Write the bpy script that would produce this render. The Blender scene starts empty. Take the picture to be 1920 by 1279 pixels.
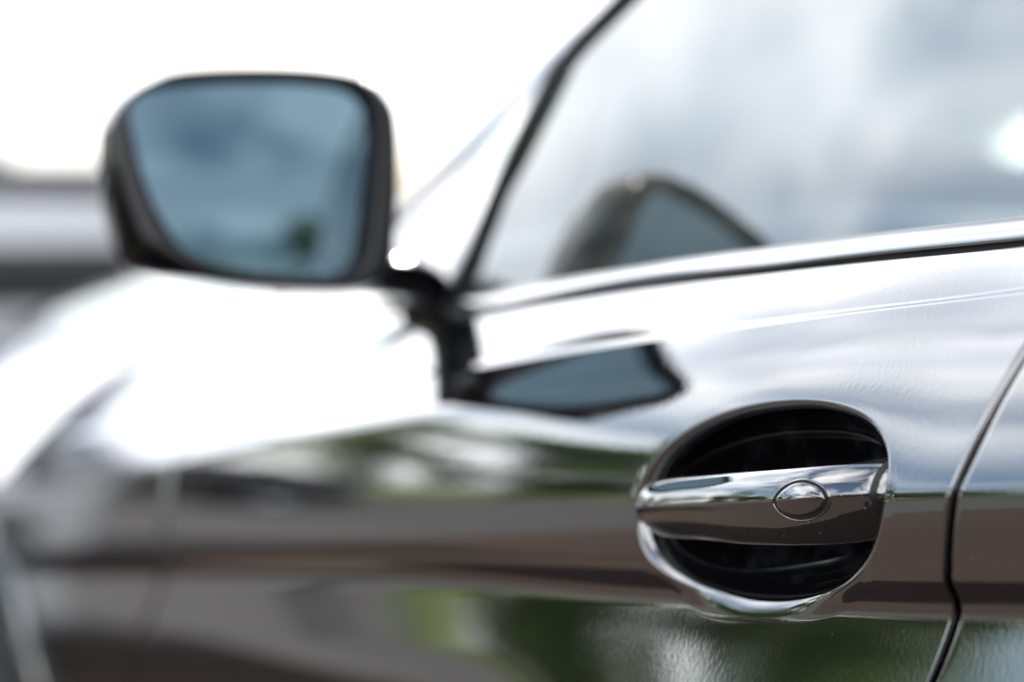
import bpy, bmesh, math, random
import numpy as np
from mathutils import Vector, Matrix

# ------------------------------------------------------------------ camera, sky, sun, exposure
scene = bpy.context.scene
R = math.radians
LENS = 123.75
CAM = Vector((1.515, -0.772, 1.019))
AZ = 67.03          # degrees from the car side's normal, turned towards the car's front
PITCH = 2.685       # degrees down
cam_d = bpy.data.cameras.new('camera'); cam = bpy.data.objects.new('camera', cam_d)
scene.collection.objects.link(cam); scene.camera = cam
cam_d.lens = LENS; cam_d.sensor_width = 36.0; cam_d.sensor_fit = 'HORIZONTAL'
cam_d.clip_start = 0.02; cam_d.clip_end = 3000
cam.location = CAM
fwd = Vector((-math.sin(R(AZ)) * math.cos(R(PITCH)), math.cos(R(AZ)) * math.cos(R(PITCH)), -math.sin(R(PITCH))))
cam.rotation_euler = fwd.to_track_quat('-Z', 'Y').to_euler()
cam_d.dof.use_dof = True
cam_d.dof.focus_distance = 1.655
cam_d.dof.aperture_fstop = 3.7
cam_d.dof.aperture_blades = 0

SUN_EL = 38.0
SUN_DIR = Vector((-0.66, 0.75, 0)).normalized()      # horizontal direction towards the sun: ahead, beyond the car
SUN_VEC = (SUN_DIR * math.cos(R(SUN_EL)) + Vector((0, 0, math.sin(R(SUN_EL))))).normalized()

world = bpy.data.worlds.new('World'); scene.world = world; world.use_nodes = True
wn = world.node_tree; wn.nodes.clear()
def N(t, ty, **kw):
    n = t.nodes.new(ty)
    for k, v in kw.items(): setattr(n, k, v)
    return n
def link(t, a, b): t.links.new(a, b)
w_out = N(wn, 'ShaderNodeOutputWorld'); w_bg = N(wn, 'ShaderNodeBackground')
sky = N(wn, 'ShaderNodeTexSky', sky_type='NISHITA'); sky.sun_disc = False
sky.sun_elevation = R(SUN_EL); sky.sun_rotation = math.atan2(SUN_VEC.x, SUN_VEC.y)
sky.air_density = 1.0; sky.dust_density = 1.2; sky.ozone_density = 1.0
w_bg.inputs['Strength'].default_value = 0.06
tc = N(wn, 'ShaderNodeTexCoord'); sep = N(wn, 'ShaderNodeSeparateXYZ')
link(wn, tc.outputs['Generated'], sep.inputs[0])
def wmath(op, a, b=None):
    n = N(wn, 'ShaderNodeMath', operation=op)
    for i, v in enumerate((a, b)):
        if v is None: continue
        if isinstance(v, (int, float)): n.inputs[i].default_value = v
        else: link(wn, v, n.inputs[i])
    return n.outputs[0]
zz = wmath('ADD', wmath('MAXIMUM', sep.outputs[2], 0.0), 0.24)
cx = wmath('DIVIDE', sep.outputs[0], zz); cy = wmath('DIVIDE', sep.outputs[1], zz)
comb = N(wn, 'ShaderNodeCombineXYZ'); link(wn, cx, comb.inputs[0]); link(wn, cy, comb.inputs[1])
comb.inputs[2].default_value = 0.5
cl = N(wn, 'ShaderNodeTexNoise'); cl.inputs['Scale'].default_value = 1.25; cl.inputs['Detail'].default_value = 7
cl.inputs['Roughness'].default_value = 0.52; cl.inputs['Distortion'].default_value = 0.25
link(wn, comb.outputs[0], cl.inputs['Vector'])
ramp = N(wn, 'ShaderNodeValToRGB'); ramp.color_ramp.elements[0].position = 0.40; ramp.color_ramp.elements[1].position = 0.58
link(wn, cl.outputs['Fac'], ramp.inputs[0])
cl2 = N(wn, 'ShaderNodeTexNoise'); cl2.inputs['Scale'].default_value = 2.2; cl2.inputs['Detail'].default_value = 4
link(wn, comb.outputs[0], cl2.inputs['Vector'])
ramp2 = N(wn, 'ShaderNodeValToRGB')
ramp2.color_ramp.elements[0].position = 0.35; ramp2.color_ramp.elements[0].color = (11.5, 11.8, 12.3, 1)
ramp2.color_ramp.elements[1].position = 0.70; ramp2.color_ramp.elements[1].color = (18, 18, 18.2, 1)
link(wn, cl2.outputs['Fac'], ramp2.inputs[0])
mixc = N(wn, 'ShaderNodeMix', data_type='RGBA')
link(wn, ramp.outputs[0], mixc.inputs[0]); link(wn, sky.outputs[0], mixc.inputs[6]); link(wn, ramp2.outputs[0], mixc.inputs[7])
link(wn, mixc.outputs[2], w_bg.inputs['Color']); link(wn, w_bg.outputs[0], w_out.inputs[0])

sun_d = bpy.data.lights.new('sun', 'SUN'); sun = bpy.data.objects.new('sun', sun_d); scene.collection.objects.link(sun)
sun_d.energy = 5.0; sun_d.angle = R(0.5); sun_d.color = (1.0, 0.95, 0.88)
sun.rotation_euler = (-SUN_VEC).to_track_quat('-Z', 'Y').to_euler(); sun.location = (-20, 20, 30)

vs = scene.view_settings
vs.view_transform = 'Standard'; vs.look = 'None'; vs.exposure = 1.78; vs.gamma = 1.0; vs.use_curve_mapping = False
scene.render.engine = 'CYCLES'
scene.cycles.use_denoising = True
scene.cycles.max_bounces = 10; scene.cycles.glossy_bounces = 6; scene.cycles.transparent_max_bounces = 16
scene.cycles.sample_clamp_indirect = 12.0; scene.cycles.caustics_reflective = False; scene.cycles.caustics_refractive = False

# ------------------------------------------------------------------ helpers
COL = scene.collection
def link_obj(o, parent=None):
    COL.objects.link(o)
    if parent is not None: o.parent = parent
    return o
def mesh_obj(name, verts, faces, mat, parent=None, smooth=True, flip=False):
    me = bpy.data.meshes.new(name)
    verts = np.asarray(verts, float).reshape(-1, 3).tolist()
    if flip: faces = [tuple(reversed(f)) for f in faces]
    me.from_pydata(verts, [], faces); me.update()
    if smooth: me.polygons.foreach_set('use_smooth', [True] * len(me.polygons))
    if mat: me.materials.append(mat)
    return link_obj(bpy.data.objects.new(name, me), parent)
def grid_faces(nr, nc, wrap=False, off=0):
    f = []
    for i in range(nr - 1):
        for j in range(nc if wrap else nc - 1):
            k = (j + 1) % nc
            f.append((off + i * nc + j, off + i * nc + k, off + (i + 1) * nc + k, off + (i + 1) * nc + j))
    return f
def tag(o, label=None, cat=None, group=None, kind=None):
    if label: o['label'] = label
    if cat: o['category'] = cat
    if group: o['group'] = group
    if kind: o['kind'] = kind
    return o
def empty(name, loc=(0, 0, 0), rz=0.0):
    o = bpy.data.objects.new(name, None); o.location = loc; o.rotation_euler = (0, 0, rz); o.empty_display_size = 0.2
    return link_obj(o)
def spline_closed(pts, n):
    """periodic Catmull-Rom through pts, n samples at even arc length"""
    P = np.asarray(pts, float); m = len(P); out = []
    for i in range(m):
        p0, p1, p2, p3 = P[(i - 1) % m], P[i], P[(i + 1) % m], P[(i + 2) % m]
        for t in np.linspace(0, 1, 40, endpoint=False):
            out.append(0.5 * ((2 * p1) + (-p0 + p2) * t + (2 * p0 - 5 * p1 + 4 * p2 - p3) * t * t + (-p0 + 3 * p1 - 3 * p2 + p3) * t ** 3))
    out = np.array(out); c = np.vstack([out, out[:1]])
    d = np.r_[0, np.cumsum(np.linalg.norm(np.diff(c, axis=0), axis=1))]
    s = np.linspace(0, d[-1], n, endpoint=False)
    return np.stack([np.interp(s, d, c[:, k]) for k in range(c.shape[1])], 1)
def spline_open(pts, n):
    P = np.asarray(pts, float); m = len(P); out = []
    Q = np.vstack([2 * P[0] - P[1], P, 2 * P[-1] - P[-2]])
    for i in range(m - 1):
        p0, p1, p2, p3 = Q[i], Q[i + 1], Q[i + 2], Q[i + 3]
        for t in np.linspace(0, 1, 40, endpoint=False):
            out.append(0.5 * ((2 * p1) + (-p0 + p2) * t + (2 * p0 - 5 * p1 + 4 * p2 - p3) * t * t + (-p0 + 3 * p1 - 3 * p2 + p3) * t ** 3))
    out.append(P[-1]); out = np.array(out)
    d = np.r_[0, np.cumsum(np.linalg.norm(np.diff(out, axis=0), axis=1))]
    s = np.linspace(0, d[-1], n)
    return np.stack([np.interp(s, d, out[:, k]) for k in range(out.shape[1])], 1)
def unit(v): return v / np.maximum(np.linalg.norm(v, axis=-1, keepdims=True), 1e-9)
def sweep(path, section, closed_section=True):
    """section (n,2) carried along path (m,3); local axes: x = sideways, y = up"""
    path = np.asarray(path, float); T = unit(np.gradient(path, axis=0)); up = np.array([0, 0, 1.0])
    S = unit(np.cross(T, up)); U = np.cross(S, T)
    v = path[:, None, :] + section[None, :, 0:1] * S[:, None, :] + section[None, :, 1:2] * U[:, None, :]
    m, n = len(path), len(section)
    f = grid_faces(m, n, closed_section)
    if closed_section:
        f.append(tuple(range(n))); f.append(tuple((m - 1) * n + k for k in reversed(range(n))))
    return v.reshape(-1, 3), f
def circle2(r, n=10): return np.stack([r * np.cos(np.linspace(0, 2 * np.pi, n, endpoint=False)), r * np.sin(np.linspace(0, 2 * np.pi, n, endpoint=False))], 1)

# ------------------------------------------------------------------ materials
def mat(name, col, rough=0.5, metal=0.0, coat=0.0, ior=1.5, noise=None, bump=None, emis=None, rough_noise=None):
    m = bpy.data.materials.new(name); m.use_nodes = True; t = m.node_tree; b = t.nodes['Principled BSDF']
    b.inputs['Base Color'].default_value = (*col, 1); b.inputs['Roughness'].default_value = rough
    b.inputs['Metallic'].default_value = metal; b.inputs['IOR'].default_value = ior
    b.inputs['Coat Weight'].default_value = coat; b.inputs['Coat Roughness'].default_value = 0.01; b.inputs['Coat IOR'].default_value = max(1.5, ior)
    tcn = N(t, 'ShaderNodeTexCoord')
    if noise:
        sc, c2, lo, hi = noise
        nn = N(t, 'ShaderNodeTexNoise'); nn.inputs['Scale'].default_value = sc; nn.inputs['Detail'].default_value = 5
        link(t, tcn.outputs['Object'], nn.inputs['Vector'])
        rp = N(t, 'ShaderNodeValToRGB'); rp.color_ramp.elements[0].position = lo; rp.color_ramp.elements[1].position = hi
        rp.color_ramp.elements[0].color = (*col, 1); rp.color_ramp.elements[1].color = (*c2, 1)
        link(t, nn.outputs['Fac'], rp.inputs[0]); link(t, rp.outputs[0], b.inputs['Base Color'])
    if rough_noise:
        sc, r0, r1, lo, hi = rough_noise
        nn = N(t, 'ShaderNodeTexNoise'); nn.inputs['Scale'].default_value = sc; nn.inputs['Detail'].default_value = 6
        link(t, tcn.outputs['Object'], nn.inputs['Vector'])
        mr = N(t, 'ShaderNodeMapRange'); mr.inputs[1].default_value = lo; mr.inputs[2].default_value = hi
        mr.inputs[3].default_value = r0; mr.inputs[4].default_value = r1
        link(t, nn.outputs['Fac'], mr.inputs[0]); link(t, mr.outputs[0], b.inputs['Roughness'])
    if bump:
        sc, dist = bump
        nn = N(t, 'ShaderNodeTexNoise'); nn.inputs['Scale'].default_value = sc; nn.inputs['Detail'].default_value = 2
        link(t, tcn.outputs['Object'], nn.inputs['Vector'])
        bp = N(t, 'ShaderNodeBump'); bp.inputs['Distance'].default_value = dist; bp.inputs['Strength'].default_value = 1.0
        link(t, nn.outputs['Fac'], bp.inputs['Height']); link(t, bp.outputs[0], b.inputs['Normal']); link(t, bp.outputs[0], b.inputs['Coat Normal'])
    if emis:
        b.inputs['Emission Color'].default_value = (*emis[0], 1); b.inputs['Emission Strength'].default_value = emis[1]
    return m
def add_dust(m, scale, thr, keep, col):
    t = m.node_tree; b = t.nodes['Principled BSDF']; base = tuple(b.inputs['Base Color'].default_value)
    tcn = N(t, 'ShaderNodeTexCoord'); vo = N(t, 'ShaderNodeTexVoronoi'); vo.inputs['Scale'].default_value = scale
    link(t, tcn.outputs['Object'], vo.inputs['Vector'])
    lt = N(t, 'ShaderNodeMath', operation='LESS_THAN'); lt.inputs[1].default_value = thr; link(t, vo.outputs['Distance'], lt.inputs[0])
    sp = N(t, 'ShaderNodeSeparateColor'); link(t, vo.outputs['Color'], sp.inputs[0])
    gt = N(t, 'ShaderNodeMath', operation='GREATER_THAN'); gt.inputs[1].default_value = keep; link(t, sp.outputs[0], gt.inputs[0])
    mu = N(t, 'ShaderNodeMath', operation='MULTIPLY'); link(t, lt.outputs[0], mu.inputs[0]); link(t, gt.outputs[0], mu.inputs[1])
    mx = N(t, 'ShaderNodeMix', data_type='RGBA'); mx.inputs[6].default_value = base; mx.inputs[7].default_value = (*col, 1)
    link(t, mu.outputs[0], mx.inputs[0]); link(t, mx.outputs[2], b.inputs['Base Color'])
M = {}
M['paint'] = mat('black_paint', (0.0035, 0.0035, 0.0045), 0.05, 0, 1.0, 2.15, bump=(300, 0.000017))
M['gloss'] = mat('gloss_black_trim', (0.004, 0.004, 0.005), 0.05, 0, 0.6)
M['handle'] = mat('handle_paint', (0.0035, 0.0035, 0.0045), 0.05, 0, 1.0, 2.1, bump=(420, 0.000006))
add_dust(M['paint'], 150, .05, .86, (.5, .48, .45)); add_dust(M['handle'], 300, .085, .84, (.5, .48, .45))
M['rubber'] = mat('rubber_seal', (0.004, 0.0045, 0.0055), 0.55)
M['plastic'] = mat('matte_black_plastic', (0.006, 0.006, 0.007), 0.5, bump=(900, 0.00005))
M['cup'] = mat('recess_plastic', (0.003, 0.003, 0.0035), 0.08, ior=1.22, noise=(45, (.016, .016, .017), .52, .72))
M['cap'] = mat('mirror_cap_black', (0.004, 0.004, 0.005), 0.06, 0, 0.0, 1.42)
M['bezel'] = mat('mirror_bezel', (0.004, 0.004, 0.0045), 0.45, ior=1.25)
M['jamb'] = mat('dark_jamb', (0.002, 0.002, 0.002), 0.9)
M['trim'] = mat('satin_belt_trim', (0.48, 0.48, 0.49), 0.12, 0.9, 0.5)
M['sky_border'] = mat('sky_pale_border', (0.55, 0.55, 0.57), 0.25, 0.9)  # pale metal puts the sky's reflection into the dark windscreen border's colour
M['mirror'] = mat('blue_tinted_mirror', (0.072, 0.112, 0.138), 0.02, 1.0)
M['chrome'] = mat('chrome', (0.75, 0.76, 0.78), 0.08, 1.0)
M['leather'] = mat('dark_leather', (0.018, 0.018, 0.019), 0.5, bump=(200, 0.0004))
M['dash'] = mat('dash_plastic', (0.015, 0.015, 0.016), 0.55, bump=(300, 0.0003))
M['tyre'] = mat('tyre_rubber', (0.014, 0.014, 0.014), 0.8, bump=(60, 0.002))
M['rim'] = mat('silver_wheel', (0.5, 0.51, 0.53), 0.25, 1.0)
M['bark'] = mat('bark', (0.055, 0.04, 0.03), 0.9, noise=(9, (0.11, 0.085, 0.06), 0.35, 0.7), bump=(14, 0.03))
def leaf_mat(name, c1, c2):
    m = bpy.data.materials.new(name); m.use_nodes = True; t = m.node_tree; t.nodes.clear()
    o = N(t, 'ShaderNodeOutputMaterial'); mx = N(t, 'ShaderNodeMixShader'); mx.inputs[0].default_value = 0.45
    df = N(t, 'ShaderNodeBsdfDiffuse'); tl = N(t, 'ShaderNodeBsdfTranslucent'); tcn = N(t, 'ShaderNodeTexCoord')
    nn = N(t, 'ShaderNodeTexNoise'); nn.inputs['Scale'].default_value = 0.8; nn.inputs['Detail'].default_value = 4
    link(t, tcn.outputs['Object'], nn.inputs['Vector']); rp = N(t, 'ShaderNodeValToRGB')
    rp.color_ramp.elements[0].position = .35; rp.color_ramp.elements[1].position = .65; rp.color_ramp.elements[0].color = (*c1, 1); rp.color_ramp.elements[1].color = (*c2, 1)
    link(t, nn.outputs['Fac'], rp.inputs[0]); link(t, rp.outputs[0], df.inputs[0]); link(t, rp.outputs[0], tl.inputs[0])
    link(t, df.outputs[0], mx.inputs[1]); link(t, tl.outputs[0], mx.inputs[2]); link(t, mx.outputs[0], o.inputs[0])
    return m
M['leaf'] = leaf_mat('leaf', (0.09, 0.12, 0.04), (0.14, 0.18, 0.07))
M['leaf_dark'] = leaf_mat('leaf_dark', (0.06, 0.10, 0.035), (0.10, 0.14, 0.05))
M['silver'] = mat('silver_paint', (0.50, 0.51, 0.53), 0.25, 0.0, 1.0)
M['grey_paint'] = mat('dark_grey_paint', (0.008, 0.008, 0.009), 0.2, 0, 0.3)
M['lamp'] = mat('lamp_lens', (0.6, 0.6, 0.62), 0.08, 0.3, 1.0)
M['tail'] = mat('tail_lamp', (0.25, 0.01, 0.01), 0.1, 0, 1.0)
M['glass_dark'] = mat('dark_tinted_glass', (0.006, 0.007, 0.008), 0.03, 0, 1.0)
def glass_mat(name, tint, refl=1.6):
    m = bpy.data.materials.new(name); m.use_nodes = True; t = m.node_tree; t.nodes.clear()
    o = N(t, 'ShaderNodeOutputMaterial'); mx = N(t, 'ShaderNodeMixShader'); fr = N(t, 'ShaderNodeFresnel'); geo = N(t, 'ShaderNodeNewGeometry'); mi = N(t, 'ShaderNodeMix', data_type='FLOAT')
    mi.inputs[2].default_value = refl; mi.inputs[3].default_value = 1 / refl      # a thin sheet: same reflectance from either side
    link(t, geo.outputs['Backfacing'], mi.inputs[0]); link(t, mi.outputs[0], fr.inputs[0])
    tr = N(t, 'ShaderNodeBsdfTransparent'); tr.inputs[0].default_value = (*tint, 1)
    gl = N(t, 'ShaderNodeBsdfGlossy'); gl.inputs['Roughness'].default_value = 0.012; gl.inputs['Color'].default_value = (1, 1, 1, 1)
    link(t, fr.outputs[0], mx.inputs[0]); link(t, tr.outputs[0], mx.inputs[1]); link(t, gl.outputs[0], mx.inputs[2]); link(t, mx.outputs[0], o.inputs[0])
    return m
M['glass'] = glass_mat('side_glass', (0.08, 0.095, 0.095), 3.5)
M['windscreen'] = glass_mat('windscreen_glass', (0.78, 0.82, 0.80))

# ------------------------------------------------------------------ the ground
def ground_mat():
    m = bpy.data.materials.new('brown_paving'); m.use_nodes = True; t = m.node_tree; b = t.nodes['Principled BSDF']
    tcn = N(t, 'ShaderNodeTexCoord')
    br = N(t, 'ShaderNodeTexBrick'); br.inputs['Scale'].default_value = 5; br.inputs['Color1'].default_value = (0.060, 0.046, 0.039, 1)
    br.inputs['Color2'].default_value = (0.050, 0.040, 0.034, 1); br.inputs['Mortar'].default_value = (0.04, 0.033, 0.028, 1); br.inputs['Mortar Size'].default_value = 0.015
    link(t, tcn.outputs['Object'], br.inputs['Vector'])
    nn = N(t, 'ShaderNodeTexNoise'); nn.inputs['Scale'].default_value = 0.35; nn.inputs['Detail'].default_value = 6
    link(t, tcn.outputs['Object'], nn.inputs['Vector'])
    mx = N(t, 'ShaderNodeMix', data_type='RGBA', blend_type='MULTIPLY'); mx.inputs[0].default_value = 0.5
    link(t, br.outputs[0], mx.inputs[6]); link(t, nn.outputs['Fac'], mx.inputs[7]); link(t, mx.outputs[2], b.inputs['Base Color'])
    b.inputs['Roughness'].default_value = 0.9; b.inputs['IOR'].default_value = 1.04
    return m
M['paving'] = ground_mat()
M['asphalt'] = mat('asphalt', (0.042, 0.042, 0.043), 0.9, ior=1.04, noise=(30, (0.062, 0.061, 0.062), 0.3, 0.7))
M['gravel'] = mat('gravel', (0.14, 0.14, 0.135), 0.9, ior=1.04, noise=(3, (0.20, 0.195, 0.19), 0.3, 0.7))
tag(mesh_obj('ground', [(-900, -900, -.004), (900, -900, -.004), (900, 900, -.004), (-900, 900, -.004)], [(0, 1, 2, 3)], M['gravel']), kind='structure')
tag(mesh_obj('paving', [(-6.5, -14, 0), (14, -14, 0), (14, 14, 0), (-6.5, 14, 0)], [(0, 1, 2, 3)], M['paving']), kind='structure')
M['grass'] = mat('grass', (0.045, 0.065, 0.022), 0.9, ior=1.04, noise=(1.5, (0.08, 0.10, 0.04), 0.3, 0.7))
tag(mesh_obj('grass_verge', [(-120, -80, .02), (-30.2, -80, .02), (-30.2, -.5, .02), (-120, -.5, .02)], [(0, 1, 2, 3)], M['grass']), kind='structure')
tag(mesh_obj('road', [(-30, -90, 0), (-6.5, -90, 0), (-6.5, 90, 0), (-30, 90, 0)], [(0, 1, 2, 3)], M['asphalt']), kind='structure')

# ------------------------------------------------------------------ the car's side as one surface S(x, s)
# s runs up the panel from the character crease; the profile is given as tilt (degrees the panel faces upward) at stations along x
YC = 0.92
STN = [ # x , [(s, tilt) ...]  same knots at every station
 (2.60, [(-.66,-14),(-.40,0),(-.16,21),(-.080,15),(-.058,12),(-.0475,-38),(-.0415,-34),(-.035,-8),(-.003,0),(.003,19),(.04,24),(.070,29.5),(.082,33),(.12,42),(.17,52),(.34,75)]),
 (0.17, [(-.66,-14),(-.40,0),(-.16,21),(-.080,15),(-.058,12),(-.0475,-38),(-.0415,-34),(-.035,-8),(-.003,0),(.003,19),(.04,24),(.070,29.5),(.082,33),(.12,42),(.17,52),(.34,75)]),
 (-.14, [(-.66,-14),(-.40,0),(-.16,17),(-.076,13),(-.052,10),(-.0415,-38),(-.0355,-34),(-.029,-7),(-.002,1.5),(.006,6),(.024,13),(.055,24),(.078,34),(.12,43),(.17,53),(.34,75)]),
 (-.53, [(-.66,-14),(-.40,0),(-.16,-14),(-.080,9),(-.042,8),(-.032,-34),(-.0270,-30),(-.020,-5),(-.004,2),(.012,6),(.040,10),(.060,15),(.072,42),(.12,47),(.17,55),(.34,76)]),
 (-1.06,[(-.66,-14),(-.40,0),(-.15,-16),(-.070,6),(-.040,5),(-.029,-26),(-.0250,-22),(-.018,-4),(-.002,1),(.012,4),(.032,7),(.047,10),(.058,44),(.12,50),(.19,60),(.34,77)]),
 (-1.6, [(-.66,-14),(-.40,0),(-.15,-10),(-.070,4),(-.040,3),(-.026,-8),(-.022,-7),(-.014,-1),(-.002,1),(.010,3),(.022,5),(.034,9),(.046,38),(.12,45),(.19,56),(.34,77)]),
 (-3.00,[(-.66,-14),(-.40,0),(-.16,2),(-.070,5),(-.040,6),(-.024,7),(-.018,8),(-.010,9),(-.002,10),(.006,12),(.012,16),(.020,22),(.034,42),(.12,48),(.19,58),(.34,77)]),
]
SX = np.array([s[0] for s in STN][::-1]); SK = np.array([s[1] for s in STN][::-1])   # ascending x
def pchip(xk, yk, x):
    """monotone-ish cubic along axis 0"""
    h = np.diff(xk)[:, None]; yk2 = yk.reshape(len(xk), -1); d = np.diff(yk2, axis=0) / h
    mth = np.zeros_like(yk2); mth[1:-1] = np.where(d[:-1] * d[1:] > 0, 2 * d[:-1] * d[1:] / (d[:-1] + d[1:] + 1e-12), 0); mth[0] = d[0]; mth[-1] = d[-1]
    i = int(np.clip(np.searchsorted(xk, x) - 1, 0, len(xk) - 2)); t = np.clip((x - xk[i]) / (xk[i + 1] - xk[i]), 0, 1); hh = xk[i + 1] - xk[i]
    r = (2*t**3 - 3*t**2 + 1) * yk2[i] + (t**3 - 2*t**2 + t) * hh * mth[i] + (-2*t**3 + 3*t**2) * yk2[i+1] + (t**3 - t**2) * hh * mth[i+1]
    return r.reshape(yk.shape[1:])
DS = 0.0005
SGRID = np.arange(-.66, .3401, DS); I0 = int(np.argmin(np.abs(SGRID)))
_ker = np.exp(-0.5 * (np.arange(-12, 13) / 4.0) ** 2); _ker /= _ker.sum()
_cache = {}
def zc(x): return 0.8615 + 0.105 * x - 0.035 * max(0, x - .3) ** 2 if x > -1.5 else 0.704 + 0.105 * max(x + 1.5, -.25) - .02 * max(0, -1.75 - x) ** 2
def y0(x):
    y = 0.010 * x * x if x > 0 else 0.030 * x * x if x > -.8 else .0192 + .048 * (-.8 - x) + .004 * (-.8 - x) ** 2
    if x < -2.55: y += 1.8 * (-2.55 - x) ** 2
    if x > 1.6: y += 0.25 * (x - 1.6) ** 2
    return y
def profile(x):
    k = round(x * 1e5)
    if k in _cache: return _cache[k]
    kn = pchip(SX, SK, x)
    tau = np.interp(SGRID, kn[:, 0], kn[:, 1]); tau = np.convolve(np.pad(tau, 12, mode='edge'), _ker, 'valid')
    tr = np.radians(tau); cz = np.r_[0, np.cumsum((np.cos(tr[1:]) + np.cos(tr[:-1])) / 2 * DS)]; cyy = np.r_[0, np.cumsum((np.sin(tr[1:]) + np.sin(tr[:-1])) / 2 * DS)]
    r = (y0(x) + cyy - cyy[I0], zc(x) + cz - cz[I0]); _cache[k] = r
    return r
TX0, TDX = -3.10, 0.01
_k2 = np.exp(-0.5 * (np.arange(-60, 61) / 9.0) ** 2); _k2 /= _k2.sum()
TXS = np.arange(TX0, 2.75, TDX); TAB = np.array([np.stack(profile(float(x))) for x in TXS])   # (nx, 2, ns)
TAB2 = np.array([[np.convolve(np.pad(r_, 60, mode='edge'), _k2, 'valid') if c_ == 0 else r_ for c_, r_ in enumerate(p_)] for p_ in TAB])
def Sm(x, s, TAB=TAB):
    """many points of the side: cubic in x, linear in s"""
    x = np.asarray(x, float); s = np.asarray(s, float)
    fx = (x - TX0) / TDX; i = np.clip(np.floor(fx).astype(int), 1, len(TXS) - 3); t = fx - i
    fs = np.clip((s - SGRID[0]) / DS, 0, len(SGRID) - 1.001); j = np.floor(fs).astype(int); u = fs - j
    w = (0.5 * (-t + 2*t**2 - t**3), 0.5 * (2 - 5*t**2 + 3*t**3), 0.5 * (t + 4*t**2 - 3*t**3), 0.5 * (-t**2 + t**3))
    out = []
    for c in (0, 1):
        out.append(sum(wk * (TAB[i + k - 1, c, j] * (1 - u) + TAB[i + k - 1, c, j + 1] * u) for k, wk in enumerate(w)))
    return np.stack([x, out[0], out[1]], -1)
def Nm(x, s, e=1.5e-3):
    x = np.asarray(x, float); s = np.asarray(s, float)
    n = unit(np.cross(Sm(x + e, s) - Sm(x - e, s), Sm(x, s + e) - Sm(x, s - e)))
    return np.where((n[..., 1:2] * 1.0 - n[..., 2:3] * .5) > 0, -n, n)
def S(x, s): return Sm(x, s)
def Srow(x, s): return Sm(np.full(len(s), x), s)

car = empty('car', (0.2, YC, 0))
def W2L(v):  # world -> car local (the empty is only translated)
    v = np.asarray(v, float).reshape(-1, 3).copy(); v -= np.array([0.2, YC, 0.0]); return v
def cpart(name, v, f, m, parent=None, **kw):
    o = mesh_obj(name, W2L(v), f, m, parent or car, **kw); return o
tag(car, 'glossy black car filling the frame, door handle in sharp focus', 'car')

def srange(lo, hi):
    """rows along s, dense near the creases"""
    ss = list(np.arange(lo, -.17, .02)) + list(np.arange(max(lo, -.17), -.06, .004)) + list(np.arange(-.06, .1, .0012)) + list(np.arange(.1, hi, .004))
    return np.array([s for s in ss if lo <= s < hi] + [hi])
def xrange_(x0, x1, step): return np.linspace(x0, x1, max(2, int(round((x1 - x0) / step)) + 1))
ROLL = [(0.0028, 0.0), (0.0016, 0.0004), (0.0007, 0.0011), (0.0, 0.0028), (0.0, 0.02)]   # (distance from edge, depth) of a rolled panel edge
def grid_from(xs_d, ss_d, sfun=None):
    """xs_d/ss_d: lists of (param, depth). sfun(x, s) remaps s. returns verts, shape"""
    V = []
    for x, dx in xs_d:
        for s, d in ss_d:
            s2 = sfun(x, s) if sfun else s
            p = S(x, s2); dd = max(dx, d)
            if dd > 0: p = p - Snorm(x, s2) * dd
            V.append(p)
    return np.array(V), (len(xs_d), len(ss_d))
def edge_list(vals, roll_lo, roll_hi):
    lo, hi = vals[0], vals[-1]; out = []
    if roll_lo:
        out += [(lo + a, d) for a, d in reversed(ROLL)]
    out += [(v, 0.0) for v in vals if (not roll_lo or v > lo + .003) and (not roll_hi or v < hi - .003)]
    if roll_hi:
        out += [(hi - a, d) for a, d in ROLL]
    return out

XG_R, XG_F = 0.1825, -1.065         # rear and front edges of the door at the crease
GAP = 0.0060
def slant_r(s): return 0.27 * s - 0.9 * min(0, s + .05) ** 2
def slant_f(s): return 1.2 * min(0.0, s + .02) if s > -.16 else 1.2 * (-.14)
BELT_X = [-3.2, -1.065, -.80, -.607, -.457, -.285, -.137, -.02, .134, .4, 2.6]
BELT_S = [.235, .235, .195, .160, .155, .148, .1405, .136, .130, .127, .12]
def belt_s(x): return float(np.interp(x, BELT_X, BELT_S))

# ---- the door: a grid with a rectangular window filled by a polar patch that rolls into the handle recess
CUPC = np.array([-.0095, -.0005]); CUPA = (.1255, .0468)
BX0, BX1, BS0, BS1 = -.168, .150, -.082, .074
def cup_pt(a, k=1.0):
    e = 0.93                         # slightly squarer than an ellipse
    c, s_ = math.cos(a), math.sin(a)
    return np.array([CUPC[0] + k * CUPA[0] * math.copysign(abs(c) ** e, c) + .004 * s_ * k, CUPC[1] + k * CUPA[1] * math.copysign(abs(s_) ** e, s_)])
def place(x, s, depth=0.0):
    x = np.asarray(x, float); return Sm(x, s) - Nm(x, s) * np.asarray(depth, float)[..., None]
SB = .10                             # above this the rows follow the belt line
def door_map(x, s, x0=XG_F, x1=XG_R):
    """slant the door's ends and stretch the top rows to the belt line"""
    t = min(max((x - (x1 - .035)) / .035, 0), 1); xr = x + slant_r(s) * t
    t2 = min(max(((x0 + .3) - x) / .3, 0), 1); xr += slant_f(s) * t2
    if s > SB: s = SB + (s - SB) / .05 * (belt_s(x) - SB)
    return xr, s
def dense_s():
    a = list(np.arange(-.60, -.17, .03)) + list(np.arange(-.17, BS0 - .003, .006)) + list(np.linspace(BS0, BS1, 131)) + list(np.arange(BS1 + .002, SB, .002)) + list(np.linspace(SB, SB + .05, 14))
    return a
def rolled(vals, lo, hi): return edge_list(vals, lo, hi)
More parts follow.
